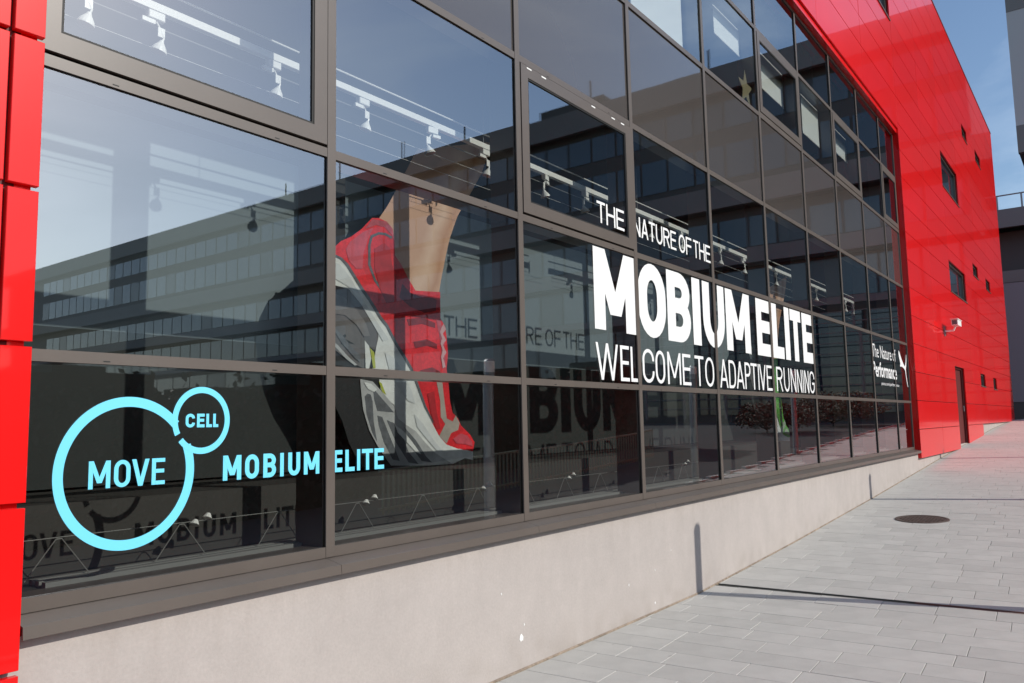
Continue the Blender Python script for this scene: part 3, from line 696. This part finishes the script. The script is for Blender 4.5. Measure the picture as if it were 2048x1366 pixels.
SHOE.update({
 'back':[(2.62,1.23),(2.50,1.15),(2.43,1.02),(2.40,.85),(2.42,.68),(2.47,.50),(2.55,.33),(2.66,.18),(2.74,.05),(2.80,-.10),(2.90,-.26),(2.98,-.31),(3.9,-.31),(3.6,-.10),(3.2,.3),(3.06,.8),(2.8,1.1)],
 'up_a':[(2.80,1.34),(2.92,1.43),(3.03,1.49),(2.98,1.40),(2.93,1.28),(2.92,1.16),(2.86,1.15),(2.79,1.20),(2.76,1.28)],
 'up_b':[(3.04,1.33),(3.14,1.39),(3.20,1.36),(3.22,1.24),(3.27,1.12),(3.24,.95),(3.16,.93),(3.09,1.04),(3.04,1.18)],
 'up_c':[(3.33,1.10),(3.42,1.04),(3.55,1.02),(3.66,1.03),(3.72,1.02),(3.71,.93),(3.58,.90),(3.42,.93),(3.30,.99)],
 'up_d':[(3.38,.83),(3.55,.86),(3.70,.83),(3.70,.79),(3.55,.81),(3.40,.78)],
 'up_e':[(3.45,.66),(3.60,.69),(3.72,.66),(3.72,.62),(3.60,.64),(3.47,.61)],
 'up_f':[(3.52,.44),(3.66,.47),(3.75,.44),(3.76,.40),(3.66,.42),(3.55,.39)],
 'up_g':[(3.60,.26),(3.68,.28),(3.71,.10),(3.75,-.02),(3.70,-.02),(3.64,.10)],
 'toe_a':[(3.90,-.10),(4.0,-.06),(4.08,-.08),(4.14,-.13),(4.15,-.17),(4.05,-.15),(3.94,-.14)],
 'tie_a':[(3.80,.83),(3.83,.79),(3.79,.75),(3.83,.70),(3.79,.66),(3.83,.60),(3.79,.55),(3.82,.48),(3.785,.47),(3.765,.56),(3.785,.61),(3.76,.67),(3.78,.71),(3.755,.76),(3.775,.80)],
 'mid_a':[(2.62,1.17),(2.70,1.16),(2.80,1.08),(2.95,.90),(3.08,.76),(3.18,.66),(3.12,.64),(3.02,.76),(2.90,.90),(2.78,1.01),(2.66,1.05)],
 'mid_b':[(3.14,.56),(3.24,.52),(3.33,.42),(3.42,.28),(3.46,.18),(3.38,.20),(3.28,.30),(3.18,.44)],
 'mid_c':[(3.45,.10),(3.55,.02),(3.66,-.10),(3.78,-.20),(3.70,-.19),(3.58,-.09),(3.48,.0)],
 'sole_a':[(2.93,.33),(3.0,.32),(3.06,.28),(3.03,.26),(2.97,.28)],
 'sole_b':[(3.24,.02),(3.33,-.03),(3.42,-.11),(3.52,-.21),(3.46,-.19),(3.36,-.11),(3.27,-.04)],
 'heel_a':[(2.60,.95),(2.74,.93),(2.86,.85),(2.95,.76),(2.99,.67),(2.93,.66),(2.86,.74),(2.75,.80),(2.62,.80)],
 'heel_b':[(2.62,.72),(2.72,.60),(2.84,.50),(2.89,.47),(2.90,.52),(2.82,.57),(2.72,.66)],
})
EXTRA = [('up_a','upper_highlight','pink2'),('up_b','upper_shade','red2'),('up_c','strap','red3'),('up_d','strap','red3'),('up_e','strap','red3'),('up_f','strap','red3'),('up_g','upper_shade','red2'),('toe_a','toe_highlight','pink2'),
         ('tie_a','laces','pink3'),('mid_a','midsole_shade','lgrey2'),('mid_b','midsole_shade','lgrey2'),('mid_c','midsole_shade','lgrey2'),('sole_a','sole_highlight','white'),('sole_b','sole_highlight','white'),('heel_a','heel_highlight','lgrey3'),('heel_b','heel_shade','dgrey')]
def shoe(loc, label, cols):
    o = thing('shoe_display', loc, label, 'display board', 'cut-out shoe boards in the shop window')
    lay = [('back','backing_board','black',-14),('leg','leg_print','skin',0),('upper','upper_print','red',1),('midsole','midsole_print','white',2),('heel','heel_print','grey',3),('sole','sole_print','lgrey',3),
           ('g1','groove','dgrey',4),('g2','groove','dgrey',4),('g3','groove','dgrey',4),('g4','groove','dgrey',4),('g5','groove','dgrey',4),
           ('strip','trim','white',5),('yellow','trim','yellow',6),('yellow2','trim','yellow',6),('over','toe_overlay','stone',5),('rim','trim','lgrey',5),
           ('pip','piping','dgrey',5),('edge','piping','dgrey',6),('cat','emblem','black',6),('lace','laces','pink',6),('collar','collar','pink',6)]
    lay += [(k_, n_, c_, 7+.5*i_) for i_, (k_, n_, c_) in enumerate(EXTRA)]
    for key, nm, col, k in lay:
        pts = [(x-SX, z-SZ) for x, z in SHOE[key]]
        MB().plate(pts, -.0005*k, .006 if k < 0 else .004 if k < 1 else .0004).build(nm, cols[col], o)
    return o
PK = mat('print_pink', (.60, .10, .14), .6, noise=[(16, .35)])
SK2 = mat('print_skin_shade', (.62, .36, .24), .6, noise=[(3, .15), (9, .1)]); SK3 = mat('print_skin_brown', (.50, .25, .14), .6, noise=[(5, .15)]); SK4 = mat('print_skin_rim', (.88, .78, .66), .6)
SR2 = mat('print_red_shade', (.52, .018, .03), .6, noise=[(9, .2)]); SR3 = mat('print_red_dark', (.26, .012, .022), .6, noise=[(14, .3)])
PK2 = mat('print_pink_light', (.76, .10, .14), .6, noise=[(12, .2)]); PK3 = mat('print_pink_pale', (.75, .42, .45), .6)
LG2 = mat('print_white_shade', (.72, .75, .76), .6, noise=[(5, .12)]); LG3 = mat('print_grey_light', (.20, .185, .185), .6, noise=[(8, .25)])
GR2 = mat('print_green_shade', (.10, .36, .07), .6, noise=[(7, .2)])
c_red = dict(skin2=SK2, skin3=SK3, skin4=SK4, red2=SR2, red3=SR3, pink2=PK2, pink3=PK3, lgrey2=LG2, lgrey3=LG3, skin=SK, red=SR, white=SW, grey=SG, lgrey=SGL, dgrey=SGD, yellow=SY, stone=SC_, black=SB, pink=PK)
c_grn = dict(c_red); c_grn.update(red2=GR2, red3=GR2, pink2=GRL, pink3=GRL, red=GR, pink=GRL, stone=GRL, yellow=GR)
shoe((SX, SY0, SZ), 'giant cut-out of a red and white running shoe with bare leg, standing behind the glass', c_red)
shoe((SX+8.26, SY0+.02, SZ-.09), 'giant cut-out of a green running shoe, half hidden behind the far white lettering', c_grn)

# track lights --------------------------------------------------
YT = .50
tracks = [(.30, 3.86), (4.24, 5.82), (6.18, 7.75), (8.10, 9.66), (10.05, 11.75), (12.0, 13.43), (13.9, 15.35)]
wh = ['above the blue logo', 'under the opening window left of the big lettering', 'above the words NATURE OF', 'above the second M of the big lettering',
      'above the letters LITE', 'just past the big lettering', 'farthest of the row, above the slogan']
def track(i, x0, x1):
    o = thing('track_light_rail', (x0, YT, 2.195), 'white light rail hung behind the glass '+wh[i], 'light rail', 'light rails behind the glass'); ln = x1-x0
    MB().box(0, ln, -.020, .020, -.024, .018).build('track', METW, o)
    q = MB(); q.tube((0, 0, .100), (ln, 0, .100), .006, 6); q.build('carrier_bar', METW, o)
    MB().tube((.05, .03, -.09), (ln-.05, .03, -.09), .004, 6).build('cable_or_ghost_line', WIRE, o)  # the rail's own cable
    for y_, z_ in ((.10, -.17), (.16, -.26)): MB().tube((.02, y_, z_), (ln+.2, y_, z_), .0014, 6).build('cable_or_ghost_line', METW, o)  # thin rods drawn in as ghost reflections of the double glazing
    n = max(2, round(ln/1.2))
    for k in range(n):
        x = .12+(ln-.24)*k/(n-1)
        MB().tube((x, 0, .026), (x, 0, .56), .0035, 6).build('hanger', WIRE, o)
    MB().box(ln, ln+.012, -.026, .026, -.07, .03).build('end_cap', METW, o)
for i, (a, b) in enumerate(tracks): track(i, a, b)
def spot_proto(loc, label):
    o = thing('spotlight', loc, label, 'spotlight', 'spotlights on the light rails')
    MB().bev(-.045, .045, -.018, .018, -.045, 0, .004).build('adapter', METW, o)
    MB().box(-.075, -.005, -.010, .010, -.070, -.047).build('driver_box', METW, o)
    q = MB(); q.path([(0,0,-.045),(.020,0,-.07),(.046,-.004,-.125),(.036,-.004,-.150)], .0055, 6); q.box(.012, .05, -.006, .0, -.125, -.075); q.build('arm', METW, o)
    hd = MB(); c = Vector((.036,-.004,-.142)); d = Vector((-.20,.18,-.96)).normalized()
    for r0, r1, a, b in ((.010,.014,0,.012),(.014,.034,.012,.040),(.034,.041,.040,.058),(.041,.042,.058,.064)): hd.tube(c+d*a, c+d*b, r0, 16, r1, cap=(a == 0))
    h = hd.build('lamp_head', METW, o)
    rf = MB(); rf.tube(c+d*.03, c+d*.061, .012, 14, .038, cap=False); rf.tube(c+d*.029, c+d*.031, .012, 12); rf.build('reflector', WARM, h)
    return o
sx = [(.66, 0, 'leftmost of all'), (1.03, 0, 'above the left end of the blue ring'), (1.76, 0, 'next to the first thick mullion'), (2.47, 0, 'left part of the second bay'), (3.14, 3.0, 'turned sideways near the middle of the second bay'), (3.76, 0, 'at the capped end of the first rail'),
      (4.60, 3.4, 'left one in the opening window, showing its warm face'), (5.26, 3.3, 'right one in the opening window'), (6.6, .4, 'above the word NATURE'), (7.35, .2, 'above the last word THE'), (8.5, .2, 'above the second M'), (9.3, 0, 'above the letters EL'), (10.6, .3, 'above the letter T'), (11.4, 0, 'above the last letter E'), (12.6, .3, 'just past the big lettering'), (14.4, 0, 'nearer one above the slogan'), (15.0, .2, 'farthest of the row')]
proto = None
for x, rz, d in sx:
    lab = 'white spotlight on the light rail, '+d
    if proto is None: proto = o = spot_proto((x, YT, 2.169), lab)
    else: o = copy_tree(proto); o.location = (x, YT, 2.169); o['label'] = lab
    o.rotation_euler.z = rz
# low wire stand with lamp pairs along the glass
ws = thing('wire_stand', (.3, .30, -.60), 'low wire stand of inverted V legs running along inside the glass', 'wire stand')
q = MB(); q.tube((.0, 0, .165), (7.3, 0, .165), .0022, 5); q.build('top_wire', WIRE, ws)
for i in range(13):
    x = .26+.56*i
    MB().path([(x-.13, 0, 0.0), (x-.012, 0, .158), (x+.012, 0, .158), (x+.13, 0, 0.0)], .0024, 5).build('leg_pair', WIRE, ws)
pp = None
wl = ['inside the blue ring', 'left of the shoe toe', 'under the shoe toe', 'left of the white lettering', 'under the letters OB', 'under the letters UM']
for i in range(6):
    x = 1.22+1.118*i
    lab = 'pair of small white floor lamps on the wire stand '+wl[i]
    if pp is None:
        pp = o = thing('floor_lamp_pair', (x, .30, -.445), lab, 'lamp', 'lamp pairs on the wire stand')
        for dx, dz in ((-.034, -.006), (.034, .018)):
            q = MB(); q.tube((dx, 0, dz), (dx+.012, .006, dz+.022), .025, 10, .010); q.build('lamp_head', METW, o)
            MB().tube((dx, -.0005, dz-.002), (dx, 0, dz), .0, 10, .025).build('lens', CHIP, o)
    else: o = copy_tree(pp); o.location.x = x; o['label'] = lab
# blinds and paper star upstairs
for i, (x0, x1, zb) in enumerate([(5.75, 6.95, 4.14), (7.89, 8.72, 4.70), (9.52, 10.46, 4.55), (11.32, 12.22, 4.44), (13.2, 13.98, 4.63)]):
    nm = ['nearest the camera', 'right of the paper star', 'in the third lit window from the left', 'in the fourth lit window from the left', 'farthest along the upper row'][i]
    if i == 1: nm = 'above the gold paper star'
    o = thing('roller_blind', (x0, .20, 5.05), 'white roller blind in the upper window '+nm, 'roller blind', 'blinds in the upper windows')
    MB().box(0, x1-x0, 0, .004, zb-5.05, -.02).build('fabric', BLIND, o)
    MB().tube((0, .02, 0), (x1-x0, .02, 0), .02, 10).build('roller', METW, o)
    MB().box(0, x1-x0, -.004, .008, zb-5.05-.018, zb-5.05).build('bottom_bar', METW, o)
st = [(.25*(1 if i % 2 == 0 else .42)*math.cos(rad(90+36*i)), .25*(1 if i % 2 == 0 else .42)*math.sin(rad(90+36*i))) for i in range(10)]
o = MB().plate(st, 0, .006).build('paper_star', GOLD, None, (8.53, .075, 4.16)); tag(o, 'gold paper star hanging in the upper window', 'paper star')

# surveillance camera on the red wall ---------------------------
cv = thing('surveillance_camera', (21.2, RY, 2.12), 'white surveillance camera on a bracket on the red wall', 'surveillance camera')
MB().box(-.05, .05, -.02, -.001, -.14, .10).build('wall_plate', STEEL, cv)
MB().path([(0,-.02,-.02),(0,-.20,-.02),(.0,-.26,.10)], .022, 8).build('bracket', METW, cv)
q = MB(); q.box(-.17, .42, -.33, -.19, .10, .235); q.build('housing', METW, cv)
MB().add([(-.24,-.345,.24),(.45,-.345,.24),(.45,-.175,.24),(-.24,-.175,.24),(-.24,-.345,.252),(.45,-.345,.252),(.45,-.175,.252),(-.24,-.175,.252)],
         [(3,2,1,0),(4,5,6,7),(0,1,5,4),(1,2,6,5),(2,3,7,6),(3,0,4,7)]).build('sun_shield', METW, cv)
MB().box(-.175, -.171, -.315, -.205, .115, .22).build('lens_window', OFFG, cv)

# posts along the kerb -----------------------------------------
for i, (x, y, wz) in enumerate([(6.99, -3.03, 'nearest of the row'), (13.88, -3.34, 'second of the row'), (20.62, -3.45, 'third of the row, opposite the red wall')]):
    zg = g(x); top = [.84, 1.09, 1.3][i]
    o = thing('lamp_post', (x, y, zg), 'slim grey lamp post beside the kerb, '+wz, 'lamp post', 'lamp posts along the kerb')
    MB().tube((0,0,-.02), (0,0,top-zg-.162), .068, 14).build('pole', STEEL, o)
    MB().tube((0,0,0), (0,0,.02), .11, 14).build('base_plate', STEEL, o)
    MB().tube((0,0,top-zg-.16), (0,0,top-zg-.02), .069, 14).build('diffuser', METW, o)
    MB().tube((0,0,top-zg-.018), (0,0,top-zg+.01), .072, 14, .05).build('cap', STEEL, o)

# picket railing beyond the road edge --------------------------
RAILM = mat('railing_paint', (.16, .27, .20), .6)
fr = thing('railing', (0, 0, 0), 'low railing of upright bars across the road, mirrored in the lower glass', 'railing')
q = None; pm = None
for i in range(80):
    x = 8.6+i*.125; z = g(x)
    if pm is None:
        q = MB().box(-.018, .018, -.012, .012, .05, .80); b_ = q.build('bar', RAILM, fr, (x, -6.6, z)); pm = b_.data
    else: link('bar', pm, fr, (x, -6.6, z))
for dz in (.12, .76):
    q = MB()
    for i in range(10):
        a, b = 8.5+i, 9.5+i
        q.add([(a,-6.62,g(a)+dz),(b,-6.62,g(b)+dz),(b,-6.58,g(b)+dz),(a,-6.58,g(a)+dz),(a,-6.62,g(a)+dz+.04),(b,-6.62,g(b)+dz+.04),(b,-6.58,g(b)+dz+.04),(a,-6.58,g(a)+dz+.04)],
              [(3,2,1,0),(4,5,6,7),(0,1,5,4),(1,2,6,5),(2,3,7,6),(3,0,4,7)])
    q.build('rail', RAILM, fr)

# shrubs and trees across the road ------------------------------
def foliage(n, rx, ry, rz, s, seed):
    rr = random.Random(seed); q = MB(); lobes = [Vector((rr.uniform(-.6,.6)*rx, rr.uniform(-.6,.6)*ry, rr.uniform(-.5,.6)*rz)) for _ in range(9)]
    for _ in range(n):
        c = rr.choice(lobes); d = Vector((rr.gauss(0,1), rr.gauss(0,1), rr.gauss(0,1))).normalized()*rr.random()**.4
        p = Vector((c.x+d.x*rx*.5, c.y+d.y*ry*.5, c.z+d.z*rz*.5))
        u = Vector((rr.gauss(0,1), rr.gauss(0,1), rr.gauss(0,1))).normalized(); w = u.orthogonal().normalized(); k = s*rr.uniform(.6, 1.4)
        q.add([p-u*k, p-w*k*.5, p+u*k, p+w*k*.5], [(0,1,2,3)])
    return q
def plant(name, x, y, h, r, m, label, cat, seed, n=1500, s=.09, group=None):
    z = g(x); o = thing(name, (x, y, z), label, cat, group)
    tr = h*.35 if cat == 'tree' else h*.08
    q = MB(); q.tube((0,0,-.1), (0.05,0,tr+h*.25), .07 if cat == 'tree' else .03, 8, .04 if cat == 'tree' else .015)
    for a in range(4): q.tube((0,0,tr), (math.cos(a*1.6)*r*.5, math.sin(a*1.6)*r*.5, tr+h*.3), .03, 6, .01)
    q.build('trunk' if cat == 'tree' else 'stem', BARK, o)
    foliage(n, r, r, (h-tr)/2, s, seed).build('crown' if cat == 'tree' else 'foliage', m, o, (0, 0, tr+(h-tr)/2))
plant('shrub', 34, -6.0, 1.5, 2.2, LEAFO, 'orange autumn shrub across the road near the office', 'shrub', 1, 5000, .05, group='shrubs across the road')
plant('shrub', 29, -7.2, 1.3, 1.6, LEAFO, 'smaller orange autumn shrub nearer than the other', 'shrub', 2, 4000, .05, group='shrubs across the road')
hd = thing('hedge', (0, 0, 0), 'long dark clipped hedge behind the low railing across the road', 'hedge')
q = MB(); rr = random.Random(21)
for i in range(46):
    a = -14+i*.8; z = g(a); q.box(a, a+.8, -10.4, -9.3, z-.1, z+2.5+.25*math.sin(i*.9)+rr.uniform(-.15, .15))
q.build('core', mat('hedge_core', (.012, .016, .008), .95), hd)
q = MB()
for i in range(14000):
    x = rr.uniform(-14, 22.8); z = g(x); f = rr.random()
    p = Vector((x, -9.3+rr.uniform(-.05, .16), z+rr.uniform(0, 2.35))) if f < .96 else Vector((x, rr.uniform(-10.4, -9.2), z+2.3+rr.uniform(-.3, .35)))
    u = Vector((rr.gauss(0,1), rr.gauss(0,.5), rr.gauss(0,1))).normalized(); w = u.orthogonal().normalized(); k = rr.uniform(.05, .11)
    q.add([p-u*k, p-w*k*.5, p+u*k, p+w*k*.5], [(0,1,2,3)])
q.build('foliage', LEAF, hd)

# office building across the end of the plaza -------------------
XB = 45.0; cx0 = 46.05
ob = thing('office_building', (XB, -.5, -.2), 'long grey office block with stacked pale floor bands beyond the red wall', 'office building')
oz = .2; oy = .5
def OB(x0, x1, y0, y1, z0, z1, name, m): return MB().box(x0-XB, x1-XB, y0+oy, y1+oy, z0+oz, z1+oz).build(name, m, ob)
Y0, Y1 = -120, -.55
zr = [v*cx0 for v in (.475, .440, .311, .281, .222, .202, .146, .137)]
OB(XB, XB+.35, Y0, Y1, zr[1], zr[0], 'roof_fascia', OFFW)
OB(XB+.36, XB+14, Y0, Y1-.01, zr[1]+.3, zr[0]-.2, 'roof', OFFD)
OB(XB, XB+.35, Y0, Y1, zr[3], zr[2], 'floor_band', OFFW)
OB(XB+.02, XB+.34, Y1-1.1, Y1, zr[2]+.002, zr[1]-.002, 'end_pier', OFFE)
OB(XB+.36, XB+13, Y1-.3, Y1-.05, zr[3]+.2, zr[1], 'end_wall', OFFE)
OB(XB+.9, XB+13, Y0, Y1-.31, zr[3]+.05, zr[1]+.29, 'wall', OFFD)
OB(XB+.36, XB+14, Y0, Y1-.02, zr[3]+.01, zr[3]+.12, 'soffit', OFFD)
OB(XB+.0, XB+.3, Y0, 14, zr[5], zr[4], 'floor_band', OFFW)
OB(XB+1.2, XB+12, Y0, 14, -.6, zr[5]-.02, 'wall', OFFD)
OB(XB+1.1, XB+12, Y0, Y1-1.5, zr[5], zr[3]-.02, 'wall', OFFD)
OB(XB+.32, XB+12, -1.9, 14, zr[4]-.06, zr[4]-.02, 'terrace', OFFW)
OB(XB+.02, XB+.3, Y0, -.45, zr[7], zr[6], 'floor_band', OFFW)
OB(XB+.0, XB+1.1, -.42, 1.2, .62, 6.5, 'pier', mat('office_pier', (.27, .26, .28), .8))
OB(XB+.02, XB+1.1, -.40, 14, -.6, .61, 'base', OFFD)
OB(XB-.02, XB+1.1, -.44, 14, 6.52, 7.1, 'floor_band', OFFW)
for k in range(1, 11):
    z = .05+k*.58
    OB(XB+.1, XB+.16, -24, -.47, z, z+.05, 'glazing_bar', OFFW)
for k in range(9):
    y = -2.2-2.6*k
    OB(XB+.02, XB+.098, y-.14, y, .03, 6.3, 'glazing_post', OFFW)
pm = {}
rw = random.Random(5)
def wrow(z0, z1, pitch, y_to, x, y_from=-110):
    y = y_to
    while y-pitch > y_from:
        m = rw.choice((OFFG2, OFFG, OFFG, OFFG3, OFFG3))
        key = (z0, m.name)
        if key not in pm:
            o = MB().box(0, .03, -pitch+.16, 0, 0, z1-z0).build('window', m, ob, (x-XB, y+oy, z0+oz)); pm[key] = o.data
        else: link('window', pm[key], ob, (x-XB, y+oy, z0+oz))
        y -= pitch
wrow(.395*cx0, .432*cx0, 1.9, -1.6, XB+.85)
wrow(.325*cx0, .372*cx0, 1.9, -1.6, XB+.85)
wrow(.228*cx0, .268*cx0, 1.9, -2.4, XB+1.05)
wrow(.150*cx0, .198*cx0, 1.9, -.8, XB+1.15)
wrow(.006*cx0, .130*cx0, 3.2, -.8, XB+1.15)
# terrace rail
o = MB(); zt = zr[4]
MB().tube((.1, -1.2, zt+oz+.72), (.1, 14, zt+oz+.72), .035, 6).build('handrail', STEEL, ob)
for k in range(9): MB().box(.08, .12, -.5+k*1.05+.45, -.5+k*1.05+.53, zt+oz-.02, zt+oz+.70).build('rail_post', STEEL, ob)
# roof gear
for i, (y, h) in enumerate([(-16, 2.2), (-22, 1.4), (-25, 2.8), (-31, 1.2), (-37, 2.0), (-44, 2.4), (-52, 2.6), (-60, 2.1)]):
    MB().tube((2.0, y+oy, zr[0]+oz-.2), (2.0, y+oy, zr[0]+oz+h), .07, 6).build('roof_mast', OFFD, ob)
MB().box(3, 6, -30+oy, -24.5+oy, zr[0]+oz-.2, zr[0]+oz+2.0).build('roof_plant', OFFD, ob)
